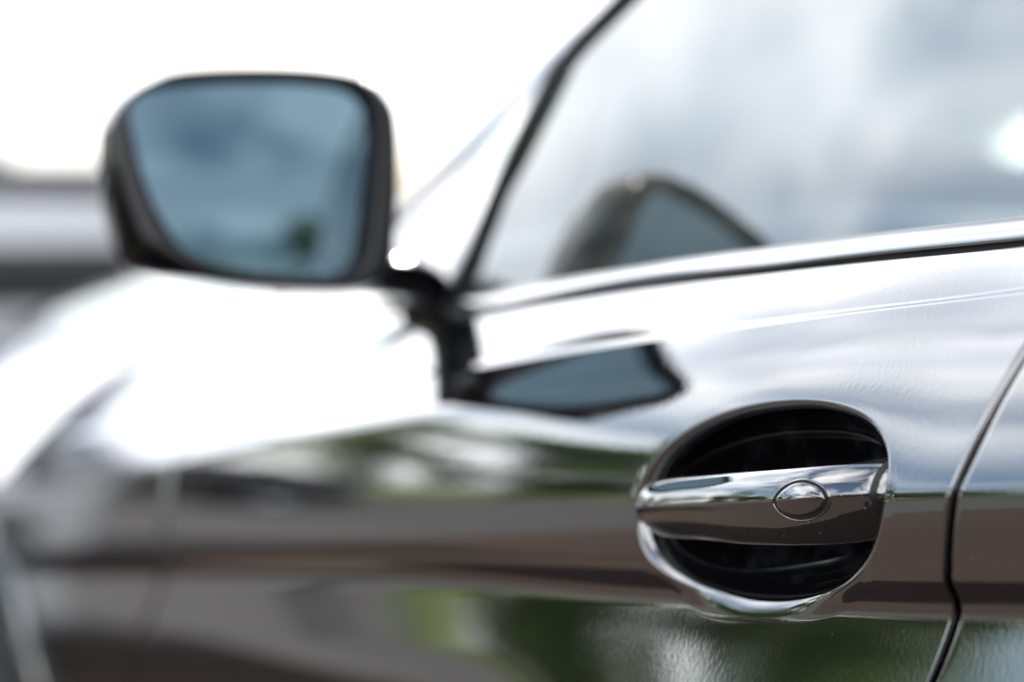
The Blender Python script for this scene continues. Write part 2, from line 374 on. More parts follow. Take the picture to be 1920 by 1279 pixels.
def edge_list(vals, roll_lo, roll_hi):
    lo, hi = vals[0], vals[-1]; out = []
    ROLL = [(0.0018, 0.0), (0.0010, 0.0002), (0.0005, 0.0006), (0.0, 0.0018), (0.0, 0.018)]
    if roll_lo: out += [(lo + a, d) for a, d in reversed(ROLL)]
    out += [(v, 0.0) for v in vals if (not roll_lo or v > lo + .0035) and (not roll_hi or v < hi - .0035)]
    if roll_hi: out += [(hi - a, d) for a, d in ROLL]
    return out
def panel(name, xs, ss, mp, hole=None, rl=(True, True, False, True), material=None, skip=None):
    XL = edge_list(list(xs), rl[0], rl[1]); SL = edge_list(list(ss), rl[2], rl[3])
    A = np.array([(*mp(x, s), max(dx, d)) for x, dx in XL for s, d in SL]); F = []
    V = list(place(A[:, 0], A[:, 1], A[:, 2])); nc = len(SL)
    for i in range(len(XL) - 1):
        for j in range(nc - 1):
            xm = (XL[i][0] + XL[i + 1][0]) / 2; sm = (SL[j][0] + SL[j + 1][0]) / 2
            if hole and hole[0] < xm < hole[1] and hole[2] < sm < hole[3]: continue
            q = (i * nc + j, (i + 1) * nc + j, (i + 1) * nc + j + 1, i * nc + j + 1)
            if skip and any(skip(V[k]) for k in q): continue
            F.append(q)
    return XL, SL, V, F
xs = list(np.linspace(XG_F, -.62, 46)) + list(np.linspace(-.61, BX0, 75))[:-1] + list(np.linspace(BX0, BX1, 107)) + list(np.linspace(BX1, XG_R, 9))[1:]
XL, SL, DV, DF = panel('door', xs, dense_s(), door_map, hole=(BX0, BX1, BS0, BS1))
nc = len(SL)
ix = [i for i, (x, d) in enumerate(XL) if BX0 - 1e-6 <= x <= BX1 + 1e-6 and d == 0]; js = [j for j, (s, d) in enumerate(SL) if BS0 - 1e-6 <= s <= BS1 + 1e-6 and d == 0]
ring = [(i, js[0]) for i in ix] + [(ix[-1], j) for j in js[1:]] + [(i, js[-1]) for i in reversed(ix[:-1])] + [(ix[0], j) for j in reversed(js[1:-1])]
ring_ang = []
for i, j in ring:
    dx, ds = (XL[i][0] - CUPC[0]) / CUPA[0], (SL[j][0] - CUPC[1]) / CUPA[1]; ring_ang.append(math.atan2(ds, dx))
LIP = 0.0100; INW = np.array([[0, .999, -.03]])
rr = [LIP * (1 - math.cos(a)) for a in np.linspace(0, math.pi / 2, 14)]      # distance outward from the edge, over the rolled lip
def lip_w(a): return LIP * (.85 - .30 * math.sin(a))            # wider along the bottom
def cup_out(a, d):
    n_ = np.array([math.cos(a) / CUPA[0], math.sin(a) / CUPA[1]]); return cup_pt(a) + n_ / np.linalg.norm(n_) * d
prev = [i * nc + j for i, j in ring]
n_ring = len(ring)
outer = [np.array(door_map(XL[i][0], SL[j][0])) for i, j in ring]
rings_t = [('t', t) for t in np.linspace(1, 0, 48)[1:]] + [('r', r) for r in reversed(rr[:-1])]
for kind, val in rings_t:
    cur = []; pend = []
    for a, o in zip(ring_ang, outer):
        w_ = lip_w(a); edge = cup_pt(a); lipo = cup_out(a, w_)
        base = edge + (lipo - edge) * (1.0 if kind == 't' else val / LIP)
        if kind == 't': p2 = lipo + (o - lipo) * val; dep = 0; wt = max(0.0, 1 - np.linalg.norm(p2 - lipo) / min(.009, np.linalg.norm(o - lipo)))
        else: p2 = base; dep = LIP - math.sqrt(max(0, LIP ** 2 - (LIP - val) ** 2)); wt = 1.0
        cur.append(len(DV) + len(cur)); pend.append((p2[0], p2[1], dep, wt))
    pend = np.array(pend); w_ = pend[:, 3:4]; w_ = w_ * w_ * (3 - 2 * w_)
    DV += list(Sm(pend[:, 0], pend[:, 1]) * (1 - w_) + Sm(pend[:, 0], pend[:, 1], TAB2) * w_ + pend[:, 2:3] * INW)
    for k in range(n_ring):
        k2 = (k + 1) % n_ring; DF.append((prev[k], prev[k2], cur[k2], cur[k]))
    prev = cur
door = cpart('front_door', DV, DF, M['paint'], flip=False)

# recess bowl behind the lip
CV = []; ang = np.linspace(0, 2 * math.pi, 160, endpoint=False); prof = []
for k in np.linspace(0, 1, 48):
    sc = 1.0 - .03 * k if k < .3 else None
    q = k * math.pi / 2
    prof.append((max(.001, math.cos(q)), LIP + .034 * math.sin(q)))
for sc, dep in prof:
    for a in ang:
        p2 = cup_pt(a, sc); e_ = Sm(*cup_pt(a), TAB2); c_ = Sm(*CUPC, TAB2); CV.append(c_ + (e_ - c_) * sc + INW[0] * dep)
cup = cpart('handle_recess', CV, grid_faces(len(prof), len(ang), True), M['cup'])

# ---- rear door / quarter and front fender
def rear_map(x, s):
    t = min(max((XG_R + GAP + .05 - x) / .05, 0), 1); xr = x + slant_r(s) * t
    if s > SB: s = SB + (s - SB) / .05 * (belt_s(x) - SB)
    return xr, s
AX_R, AX_F, AZ_W, AR = 1.55, -1.80, .325, .340
def in_arch(ax): return lambda p: (p[0] - ax) ** 2 + (p[2] - AZ_W) ** 2 < AR ** 2 and p[2] < .75
xs = list(np.linspace(XG_R + GAP, .5, 60)) + list(np.linspace(.52, 2.55, 70))
_, _, V, F = panel('rear_quarter', xs, dense_s(), rear_map, rl=(True, False, False, True), skip=in_arch(AX_R))
rear_q = cpart('rear_quarter_panel', V, F, M['paint'])
def fend_map(x, s):
    t = min(max((x - (XG_F - GAP - .25)) / .25, 0), 1); xr = x + slant_f(s) * t
    if s > SB: s = SB + (s - SB) / .05 * (.235 - SB)
    return xr, s
xs = list(np.linspace(-2.90, -2.4, 60)) + list(np.linspace(-2.39, XG_F - GAP, 130))
_, _, V, F = panel('fender', xs, dense_s(), fend_map, rl=(False, True, False, True), skip=in_arch(AX_F))
fender = cpart('front_fender', V, F, M['paint'])
def arch_lip(ax, name):
    V = []; ths = np.linspace(-.05 * math.pi, 1.05 * math.pi, 70)
    for th in ths:
        for r, off in [(AR + .030, -.0005), (AR + .022, .004), (AR + .006, .006), (AR - .006, .004), (AR - .012, -.004), (AR - .012, -.05)]:
            x, z = ax + r * math.cos(th), AZ_W + r * math.sin(th)
            Y, Z = profile(x); y = float(np.interp(z, Z, Y)); V.append((x, y - off, z))
    return cpart(name, V, grid_faces(len(ths), 6), M['paint'])
arch_lip(AX_F, 'wheel_arch'); arch_lip(AX_R, 'wheel_arch')
# dark jambs seen inside the panel gaps
for xg, sl, nm in ((XG_R + GAP / 2, slant_r, 'door_jamb'), (XG_F - GAP / 2, slant_f, 'door_jamb')):
    V = []; ss = np.array(dense_s())
    for s in ss:
        for dx in (-.02, .02):
            s2 = SB + (s - SB) / .05 * (belt_s(xg) - SB) if s > SB else s
            V.append(place(xg + dx + sl(s), s2, .014))
    cpart(nm, V, grid_faces(len(ss), 2), M['jamb'])

# ---- door handle
HT = np.array([ # x, outward, top, bottom (heights from the crease)
 (-.1335, -.006, .0020, -.0015), (-.1325, .0010, .0055, -.0050), (-.1280, .0065, .0095, -.0090), (-.1150, .0120, .0128, -.0132), (-.0880, .0160, .0143, -.0165),
 (-.0450, .0185, .0150, -.0180), (.0000, .0205, .0155, -.0205), (.0450, .0203, .0158, -.0215), (.0750, .0178, .0160, -.0215), (.0930, .0125, .0160, -.0210), (.1080, .0055, .0158, -.0200), (.1155, .0000, .0155, -.0180), (.1190, -.006, .0150, -.0175), (.1195, -.016, .0140, -.0165)])
HC = spline_open(HT, 150)
HSEC = [(0.0, .06), (-.0007, .26), (-.0020, .50), (-.0040, .72), (-.0066, .90), (-.0100, .985), (-.0135, .97), (-.0160, .80), (-.0175, .3), (-.0178, -.3), (-.0170, -.75), (-.0150, -.96), (-.0120, -1.0), (-.0090, -.94), (-.0060, -.80), (-.0029, -.56), (-.0010, -.30), (-.0001, -.08)]
HS = spline_closed(HSEC, 96)
def handle_yz(x, o, top, bot, a, b):
    z0 = zc(x); return (x, y0(x) - o - a, z0 + b * (top if b > 0 else -bot))
def back_off(x, b):
    t = min(max((x - .040) / .075, 0), 1); t = t * t * (3 - 2 * t); return .0062 * t * min(1, max(0, .12 - b)) ** 1.3
HV = []
for x, o, top, bot in HC:
    th = min(1.0, (top - bot) / .022)
    for a, b in HS: HV.append(handle_yz(x, o, top, bot, a * th - back_off(x, b), b))
n = len(HS); HF = grid_faces(len(HC), n, True) + [tuple(range(n)), tuple((len(HC) - 1) * n + k for k in reversed(range(n)))]
handle = cpart('door_handle', HV, HF, M['handle'])
GV = []
for x in np.linspace(.1135, .1160, 4):
    o_, tp, bt = (float(np.interp(x, HC[:, 0], HC[:, k])) for k in (1, 2, 3))
    for a, b in HS:
        p = np.array(handle_yz(x, o_, tp, bt, a - back_off(x, b), b)); c_ = np.array([x, y0(x) - o_ + .009, zc(x) - .002]); GV.append(p + unit(p - c_) * .0007)
mesh_obj('handle_slit_band', W2L(GV), grid_faces(4, len(HS), True), M['rubber'], handle)  # dark band standing for the shaded slit between handle end and recess rim
# lock cover on the handle's face, lemon shaped, in a thin groove
frontmask = [(b, a) for a, b in HSEC if a > -.0095 and abs(b) < .96]; frontmask.sort(); FB = np.array(frontmask)
FBS = spline_open(FB, 300)
def smooth_front(b): return float(np.interp(b, FBS[:, 0], FBS[:, 1]))
def face_pt(x, h, raise_=0.0):
    o = float(np.interp(x, HC[:, 0], HC[:, 1])); top = float(np.interp(x, HC[:, 0], HC[:, 2])); bot = float(np.interp(x, HC[:, 0], HC[:, 3]))
    b = h / top if h > 0 else h / -bot
    return (x, y0(x) - o - smooth_front(b) + back_off(x, b) - raise_, zc(x) + h)
LX, LH, LA, LB = .0735, .0000, .0190, .0089
def lemon(t, k):
    c, s_ = math.cos(t), math.sin(t); return LX + LA * k * c, LH + LB * k * math.copysign(abs(s_) ** 1.18, s_)
def lemon_patch(name, ks, ms):
    V = []; tt = np.linspace(0, 2 * math.pi, 72, endpoint=False)
    for k, r in ks:
        for t in tt: V.append(face_pt(*lemon(t, k), r))
    return mesh_obj(name, W2L(V), grid_faces(len(ks), 72, True), ms, handle)
lemon_patch('lock_cover', [(.001, .0014), (.2, .00138), (.4, .0013), (.6, .00115), (.75, .00095), (.85, .00075), (.90, .0005), (.925, .0002), (.93, -.0005)], M['handle'])
lemon_patch('cover_groove', [(.91, .00008), (1.05, .00008)], M['jamb'])
lemon_patch('cover_rim', [(1.04, .00005), (1.055, .0003), (1.075, .0004), (1.10, .0003), (1.13, -.0001)], M['handle'])

# ---- belt trim, window, seals, pillar, windscreen
def belt_path(x0, x1, n, up, inn):
    P = []
    for x in np.linspace(x0, x1, n):
        p = S(x, belt_s(x)); P.append((x, p[1] + inn, p[2] + up))
    return np.array(P)
trim_sec = spline_closed([(.0062, -.0060), (.0045, -.0015), (.0005, .0025), (-.0045, .0050), (-.0080, .0055), (-.009, 0), (-.008, -.006), (.003, -.0066)], 40)
bp = belt_path(1.7, -.69, 160, .0088, .0065)
v, f = sweep(bp, trim_sec * np.array([-1, 1]) * np.array([1, 1])); cpart('belt_trim', v, f, M['trim'])
bs = belt_path(1.7, -.695, 160, -.002, .010)
v, f = sweep(bs, np.array([(-.006, -.005), (.006, -.005), (.006, .005), (-.006, .005)])); cpart('belt_seal', v, f, M['rubber'], smooth=False)
TUMB = math.tan(R(15.5))
def pane_y(x, z, inn=0.010):
    zb = S(x, belt_s(x))[2]; h = z - zb
    return S(x, belt_s(x))[1] + inn + TUMB * h + .16 * h * h
# front edge of the side glass and the seal in front of it (x, z), measured on the glass
FE = np.array([(-.690, .914), (-.675, .938), (-.626, 1.008), (-.582, 1.068), (-.556, 1.097), (-.470, 1.135), (-.36, 1.187), (-.22, 1.27), (-.05, 1.335), (.25, 1.375), (.8, 1.385), (1.2, 1.36), (1.6, 1.27)])
FEs = spline_open(FE, 240)
pane_pts = []
def fe_x(z): return float(np.interp(z, FEs[:140, 1], FEs[:140, 0]))
def top_z(x): return float(np.interp(x, FEs[:, 0], FEs[:, 1]))
V = []; pxs = np.r_[np.linspace(-.688, -.2, 130), np.linspace(-.19, 1.6, 60)]
for x in pxs:
    zb = S(x, belt_s(x))[2] - .002; zt = max(top_z(x), zb + .001)
    for k in np.linspace(0, 1, 40):
        z = zb + (zt - zb) * k; V.append((x, pane_y(x, z), z))
pane = cpart('side_window', V, grid_faces(len(pxs), 40), M['glass'])
sealp = np.array([(x, pane_y(x, z, .007), z) for x, z in FEs])
def seal_sweep(path, half, outw, mt, name):
    path = np.asarray(path); T = unit(np.gradient(path, axis=0)); O = np.array([0, -1.0, .38]); O /= np.linalg.norm(O)
    A = unit(np.cross(T, O)); O2 = np.cross(A, T); sec = [(-half, -.004), (-half, outw * .6), (-half * .6, outw), (half * .6, outw), (half, outw * .6), (half, -.004)]
    V = np.concatenate([np.stack([p + a * h * s_ + o * u for h, u in sec]) for p, a, o, s_ in zip(path, A, O2, np.ones(len(path)))])
    return cpart(name, V, grid_faces(len(path), len(sec)), mt)
kink = int(np.argmin(np.abs(FEs[:, 1] - 1.092) + (FEs[:, 0] > -.4) * 9))
seal_sweep(sealp[:kink + 1], .0078, .004, M['rubber'], 'window_seal')
seal_sweep(sealp[kink:], .0042, .003, M['rubber'], 'window_seal')

# pillar: from the seal line out to the windscreen edge
WE = np.array([(-1.02, .190, .965), (-.93, .186, 1.000), (-.80, .205, 1.068), (-.665, .228, 1.139), (-.50, .262, 1.222), (-.30, .305, 1.315), (-.12, .345, 1.372), (.1, .36, 1.395)])
WEs = spline_open(WE, 80)
low = np.array([(x, pane_y(x, z, .006), z) for x, z in FE[:10]])
low = np.vstack([[(-.86, S(-.86, belt_s(-.86))[1] + .006, S(-.86, belt_s(-.86))[2] + .001)], [(-.76, S(-.76, belt_s(-.76))[1] + .004, S(-.76, belt_s(-.76))[2] + .001)], low])
lows = spline_open(low, 80)
V = []
for a, b in zip(lows, WEs):
    for k in np.linspace(0, 1, 16):
        p = a * (1 - k) + b * k; bulge = .004 * math.sin(math.pi * k)
        V.append(p + np.array([-.1, -.75, .65]) * bulge)
    V[-1] = b - np.array([0, 0, .012])
cpart('a_pillar', V, grid_faces(80, 16), M['paint'])
seal_sweep(np.array([p + np.array([0, .002, .001]) for p in WEs]), .012, .005, M['sky_border'], 'windscreen_seal')
# windscreen: loft from edge to mirrored edge
V = []
for p in WEs:
    q = np.array([p[0], 2 * YC - p[1], p[2]])
    for k in np.linspace(0, 1, 30):
        c = p * (1 - k) + q * k; b = 4 * k * (1 - k); V.append(c + np.array([-.16, 0, .012]) * b)
cpart('windscreen', V, grid_faces(80, 30), M['windscreen'])
# bonnet
bx = np.r_[np.linspace(-2.91, -2.4, 20), np.linspace(-2.38, -1.03, 40)]; V = []
for x in bx:
    p = S(x, .2355 + GAP); e = S(x, .2355 + GAP) - S(x, .23); e = e / np.linalg.norm(e)
    zcen = float(np.interp(x, [-2.91, -2.7, -2.4, -1.7, -1.03], [.80, .89, .945, .975, .985])); c = np.array([x, YC, zcen])
    L = YC - p[1]
    for k in np.linspace(0, 1, 40):
        h00, h10, h01, h11 = 2*k**3-3*k*k+1, k**3-2*k*k+k, -2*k**3+3*k*k, k**3-k*k
        q = h00 * p + h10 * e * L * 1.1 + h01 * c + h11 * np.array([0, 1, 0]) * L; q[0] = x; V.append(q)
hl = np.array(V).reshape(len(bx), 40, 3); hr = hl[:, ::-1][:, 1:].copy(); hr[..., 1] = 2 * YC - hr[..., 1]
hb = np.concatenate([hl, hr], 1); cpart('bonnet', hb.reshape(-1, 3), grid_faces(hb.shape[0], hb.shape[1]), M['paint'])
# cowl between bonnet and windscreen
a = hb[-1]; V = []
for k in np.linspace(0, 1, 5):
    for p in a: V.append(p + np.array([.16 * k, 0, -.028 * k - .012 * (k > 0)]))
cpart('cowl', V, grid_faces(5, len(a)), M['plastic'])
# nose and tail
def closing(x, fwd_, name):
    ss = np.array([s for s in dense_s()][::3]); prof_ = Srow(x, np.array([min(s, .235) for s in ss])); V = []
    for p in prof_:
        q = np.array([p[0], 2 * YC - p[1], p[2]])
        for k in np.linspace(0, 1, 30):
            c = p * (1 - k) + q * k; b = (4 * k * (1 - k)) ** .6; V.append(c + np.array([fwd_ * b, 0, 0]))
    return cpart(name, V, grid_faces(len(ss), 30), M['paint'])
closing(-2.90, -.10, 'front_bumper'); closing(2.55, .12, 'rear_bumper')
# roof, rear glass, boot
RL = np.array([(.1, .36, 1.395), (.5, .345, 1.41), (1.0, .345, 1.40), (1.4, .35, 1.355), (1.8, .33, 1.24), (2.15, .28, 1.09), (2.45, .22, 1.0)]); RLs = spline_open(RL, 60)
head = WEs[60:]; rail = np.vstack([head[:-1], RLs])
def span(edge, crown, n=24):
    V = []
    for p in edge:
        q = np.array([p[0], 2 * YC - p[1], p[2]])
        for k in np.linspace(0, 1, n): V.append(p * (1 - k) + q * k + np.array([0, 0, crown * 4 * k * (1 - k)]))
    return V, grid_faces(len(edge), n)
v, f = span(RLs[:32], .035); cpart('roof', v, f, M['paint'])
v, f = span(RLs[31:52], .03); cpart('rear_window', v, f, M['glass_dark'])
v, f = span(RLs[51:], .02); cpart('boot_lid', v, f, M['paint'])
fe_up = np.array([(x, pane_y(x, z, .006), z) for x, z in FEs if x > -.05])
rr_ = np.stack([np.interp(fe_up[:, 0], rail[:, 0], rail[:, k]) for k in range(3)], 1); V = []
for a, b in zip(fe_up, rr_):
    for k in np.linspace(0, 1, 6): V.append(a * (1 - k) + b * k + np.array([0, -.5, .6]) * .01 * math.sin(math.pi * k))
cpart('roof_rail', V, grid_faces(len(fe_up), 6), M['paint'])
V = []
for x in np.linspace(1.6, 2.45, 16):
    a = S(x, belt_s(x)); b = np.array([np.interp(x, rail[:, 0], rail[:, k]) for k in range(3)]); b[0] = x
    for k in np.linspace(0, 1, 8): V.append(a * (1 - k) + b * k)
cpart('rear_pillar', V, grid_faces(16, 8), M['paint'])
mirror_these = list(car.children)

# ---- wing mirror
MC = np.array([-.622, -.0405, 1.0185]); YAW, TILT = R(-10.0), R(5.0)
e3 = np.array([math.cos(YAW) * math.cos(TILT), math.sin(YAW) * math.cos(TILT), math.sin(TILT)])
e1 = unit(np.cross(np.array([0, 0, 1.0]), e3)); e2 = np.cross(e3, e1)        # e1 points towards the car
px = .001 / 2.94
GL = [(-248, 120), (-240, 150), (-208, 173), (-120, 182), (0, 186), (110, 183), (180, 172), (214, 140), (221, 95), (214, 20), (202, -70), (188, -150), (165, -180), (120, -190), (20, -184), (-80, -168), (-148, -135), (-198, -62), (-228, 20)]
HO = [(-276, 60), (-268, 108), (-242, 146), (-195, 176), (-140, 196), (0, 204), (120, 200), (205, 182), (250, 140), (262, 90), (262, 0), (256, -90), (244, -165), (205, -200), (130, -207), (20, -200), (-90, -184), (-190, -168), (-240, -148), (-262, -80), (-274, -10)]
NM = 120
def by_angle(pts):
    c = spline_closed(pts, 600); a = np.arctan2(c[:, 1], c[:, 0] * .8); o = np.argsort(a); a, c = a[o], c[o]
    t = np.linspace(-math.pi, math.pi, NM, endpoint=False)
    return np.stack([np.interp(t, np.r_[a - 2 * math.pi, a, a + 2 * math.pi], np.tile(c[:, k], 3)) for k in (0, 1)], 1) * px
GO, HOo = by_angle(GL) * .985, by_angle(HO) * 1.035
def mworld(p2, d): return MC + p2[:, 0:1] * e1 + p2[:, 1:2] * e2 + d * e3
cen = np.array([[.004, .002]])
rings = []
mid = GO * .35 + HOo * .65
rings += [mworld(GO * .99, -.012), mworld(GO * 1.005, -.004), mworld(GO * 1.02, .001), mworld(GO * .75 + HOo * .25, .003), mworld(mid, .002), mworld(GO * .12 + HOo * .88, -.003), mworld(HOo * 1.0, -.012), mworld(HOo * 1.012, -.024)]
for k, (sc, d) in enumerate([(1.02, -.040), (1.0, -.062), (.94, -.085), (.83, -.106), (.66, -.124), (.44, -.136), (.2, -.142), (.01, -.143)]):
    rings.append(mworld((HOo - cen) * sc + cen, d))
# the housing leans back towards the outer end so it reads as swept
mirror_housing = cpart('side_mirror', np.concatenate(rings), grid_faces(len(rings), NM, True), M['cap'])
mirror_housing.data.materials.append(M['bezel'])
for p_ in mirror_housing.data.polygons:
    if p_.index < 3 * NM: p_.material_index = 1
V = []
for k in np.linspace(0.001, 1.0, 20):
    V.append(mworld(GO * 1.001 * k, 0) + e3 * (-.011 - .5 * (np.linalg.norm(GO * k, axis=1, keepdims=True) ** 2) / 1.3))
mesh_obj('mirror_glass', W2L(np.concatenate(V)), grid_faces(20, NM, True), M['mirror'], mirror_housing)
# arm and foot
armp = spline_open([(-.690, -.005, .956), (-.692, .030, .956), (-.700, .062, .955), (-.710, .092, .950), (-.716, .110, .940), (-.718, .118, .915)], 40)
asec = spline_closed([(.028, .010), (.030, 0), (.027, -.013), (0, -.0165), (-.028, -.013), (-.032, 0), (-.029, .011), (0, .0165)], 40)
T_ = unit(np.gradient(armp, axis=0)); A_ = np.tile([1.0, 0, 0], (40, 1)); B_ = unit(np.cross(A_, T_))
v = armp[:, None] + asec[None, :, 0:1] * A_[:, None] + asec[None, :, 1:2] * B_[:, None]
mesh_obj('mirror_foot', W2L(v.reshape(-1, 3)), grid_faces(40, 40, True), M['cap'], mirror_housing)

# ---- interior glimpsed through the glass
dashp = []
V = []
for x, z in [(-1.08, .955), (-.95, .958), (-.82, .955), (-.72, .945), (-.66, .91), (-.64, .82), (-.66, .6)]:
    for y in np.linspace(.14, 1.70, 30):
        V.append((x, y, z + (.035 * math.exp(-((y - .5) / .16) ** 2) if -.9 < x < -.65 else 0)))
cpart('dashboard', V, grid_faces(7, 30), M['dash'])
th = np.linspace(0, 2 * math.pi, 64, endpoint=False); swc = np.array([-.50, .50, .775]); ax = np.array([math.cos(R(24)), 0, math.sin(R(24))]); a1 = np.array([0, 1, 0]); a2 = np.cross(ax, a1)
V = []
for t in th:
    c = swc + .185 * (math.cos(t) * a1 + math.sin(t) * a2); r_ = unit(c - swc)
    for q in np.linspace(0, 2 * math.pi, 12, endpoint=False): V.append(c + .016 * (math.cos(q) * r_ + math.sin(q) * ax))
F = []
for i in range(64):
    for j in range(12): F.append((i * 12 + j, ((i + 1) % 64) * 12 + j, ((i + 1) % 64) * 12 + (j + 1) % 12, i * 12 + (j + 1) % 12))
sw = cpart('steering_wheel', V, F, M['leather'])
def rbox(name, c, d, m, parent, r=.03, rot=None):
    bm = bmesh.new(); bmesh.ops.create_cube(bm, size=1)
    for v_ in bm.verts: v_.co = Vector((v_.co.x * d[0], v_.co.y * d[1], v_.co.z * d[2]))
    bmesh.ops.bevel(bm, geom=list(bm.edges), offset=min(r, min(d) * .45), segments=4, profile=.5, affect='EDGES')
    if rot: bmesh.ops.rotate(bm, verts=bm.verts, matrix=Matrix.Rotation(rot[1], 3, rot[0]))
    bmesh.ops.translate(bm, verts=bm.verts, vec=Vector(c))
    me = bpy.data.meshes.new(name); bm.to_mesh(me); bm.free(); me.materials.append(m)
    me.polygons.foreach_set('use_smooth', [True] * len(me.polygons))
    return link_obj(bpy.data.objects.new(name, me), parent)
def L3(c): return tuple(W2L([c])[0])
for yy in (.50, 1.34):
    st = rbox('seat', L3((.18, yy, .46)), (.52, .50, .18), M['leather'], car, .06)
    rbox('backrest', L3((.50, yy, .82)), (.14, .48, .62), M['leather'], st, .06, ('Y', R(14)))
    rbox('headrest', L3((.62, yy, 1.20)), (.09, .26, .17), M['leather'], st, .04, ('Y', R(10)))
rbox('cabin_floor', L3((.5, YC, .30)), (3.0, 1.6, .1), M['dash'], car, .03)
rbox('door_card', L3((.1, .13, .70)), (1.4, .05, .42), M['dash'], car, .02)

# ---- wheels
def lathe(name, prof_, m, parent, n=48, axis_y=True, loc=(0, 0, 0)):
    V = []
    for r, h in prof_:
        for t in np.linspace(0, 2 * math.pi, n, endpoint=False): V.append((loc[0] + r * math.cos(t), loc[1] + h, loc[2] + r * math.sin(t)))
    return mesh_obj(name, V, grid_faces(len(prof_), n, True), m, parent)
TYRE = [(.22, -.10), (.235, -.112), (.28, -.118), (.31, -.112), (.325, -.09), (.327, 0), (.325, .09), (.31, .112), (.22, .10)]
def wheel(parent, loc, side):
    ty = lathe('wheel', [(r, h * side) for r, h in TYRE], M['tyre'], parent, 48, loc=loc)
    lathe('rim', [(.232, -.104 * side), (.222, -.10 * side), (.215, -.06 * side), (.20, -.05 * side), (.05, -.075 * side), (.001, -.08 * side)], M['rim'], ty, 40, loc=loc)
    return ty
for wx in (AX_F, AX_R):
    for yy, sd in ((.145, 1), (2 * YC - .145, -1)): wheel(car, L3((wx, yy, .325)), sd)
rbox('underbody', L3((.2, YC, .40)), (4.2, 1.3, .25), M['jamb'], car, .05)
# the far side of the car
for o in mirror_these:
    if o.name.split('.')[0] in ('windscreen', 'bonnet', 'cowl', 'front_bumper', 'rear_bumper', 'roof', 'rear_window', 'boot_lid'): continue
    c = o.copy(); COL.objects.link(c); c.parent = car; c.scale = (1, -1, 1)
    for ch in o.children:
        d = ch.copy(); COL.objects.link(d); d.parent = c

# ------------------------------------------------------------------ the silver car parked ahead
def simple_car(label, paint, loc, rz, group=None):
    """saloon about 4.6 m long; local +x is its rear, origin on the ground at its centre"""
    e = empty('car', loc, rz); tag(e, label, 'car', group)
    st = [ # x, half width, sill z, shoulder z, deck z
        (-2.30, .55, .34, .56, .60), (-2.22, .76, .26, .62, .70), (-1.9, .87, .22, .72, .80), (-1.2, .91, .20, .80, .92), (-.6, .92, .20, .84, .97), (.6, .92, .20, .87, .985), (1.4, .91, .20, .88, 1.01), (1.9, .89, .22, .88, 1.03), (2.16, .86, .26, .88, 1.03), (2.25, .82, .32, .86, 1.0), (2.30, .74, .36, .80, .90)]
    st = spline_open(st, 90); V = []
    for x, hw, zs, zh, zd in st:
        half = [(0.0, zs), (hw * .9, zs), (hw * .985, zs + .06), (hw, zs + (zh - zs) * .45), (hw * 1.0, zh - .05), (hw * .975, zh), (hw * .90, zh + (zd - zh) * .62), (hw * .72, zd - .012), (hw * .4, zd), (0, zd + .008)]
        h = spline_open(half, 40); full = np.vstack([h, np.stack([-h[::-1, 0], h[::-1, 1]], 1)[1:]])
        for y, z in full: V.append((x, y, z))
    nc_ = 79
    body = mesh_obj('body', V, grid_faces(90, nc_) + [tuple(range(nc_)), tuple(89 * nc_ + k for k in reversed(range(nc_)))], paint, e)
    cab = spline_open([(-1.0, .74, .93), (-.35, .63, 1.36), (.1, .61, 1.42), (.7, .61, 1.40), (1.45, .70, .985)], 50); V = []
    for x, hw, zt in cab:
        zb = .93; half = [(hw + .16 * max(0, (zt - zb) / .5), zb - .02), (hw + .06, zb + (zt - zb) * .6), (hw, zt - .03), (hw * .8, zt), (0, zt + .012)]
        h = spline_open(half, 20); full = np.vstack([h, np.stack([-h[::-1, 0], h[::-1, 1]], 1)[1:]])
        for y, z in full: V.append((x, y, z))
    mesh_obj('greenhouse', V, grid_faces(50, 39), M['glass_dark'], e)
    V = []
    for x, hw, zt in cab[14:38]:
        for y in np.linspace(-1, 1, 14): V.append((x, y * hw * .92, zt + .016 - .02 * y * y))
    mesh_obj('roof', V, grid_faces(24, 14), paint, e)
    for wx in (-1.4, 1.4):
        for yy, sd in ((-.80, 1), (.80, -1)): wheel(e, (wx, yy, .325), sd)
    for yy in (-.62, .62):
        rbox('tail_lamp', (2.19, yy, .80), (.16, .36, .085), M['tail'], e, .03)
        rbox('headlamp', (-2.12, yy, .63), (.24, .34, .12), M['lamp'], e, .04)
    rbox('bumper_trim', (2.24, 0, .47), (.14, 1.5, .16), M['plastic'], e, .04)
    rbox('boot_trim', (2.235, 0, .850), (.19, 1.72, .11), M['plastic'], e, .02)
    rbox('boot_spoiler', (2.20, 0, 1.020), (.16, 1.66, .046), M['plastic'], e, .01)
    return e
simple_car('silver saloon parked ahead, its tail blurred at the left edge', M['silver'], (-6.6, .35, 0), 0.0)
simple_car('dark grey car parked to the front left, only reflected in the fender', M['grey_paint'], (-17.5, -2.4, 0), R(90))
simple_car('dark grey car in the next bay, only mirrored in the handle end', M['grey_paint'], (1.6, -3.7, 0), R(180))  # added unseen car, gives the handle's rear end something dark to mirror

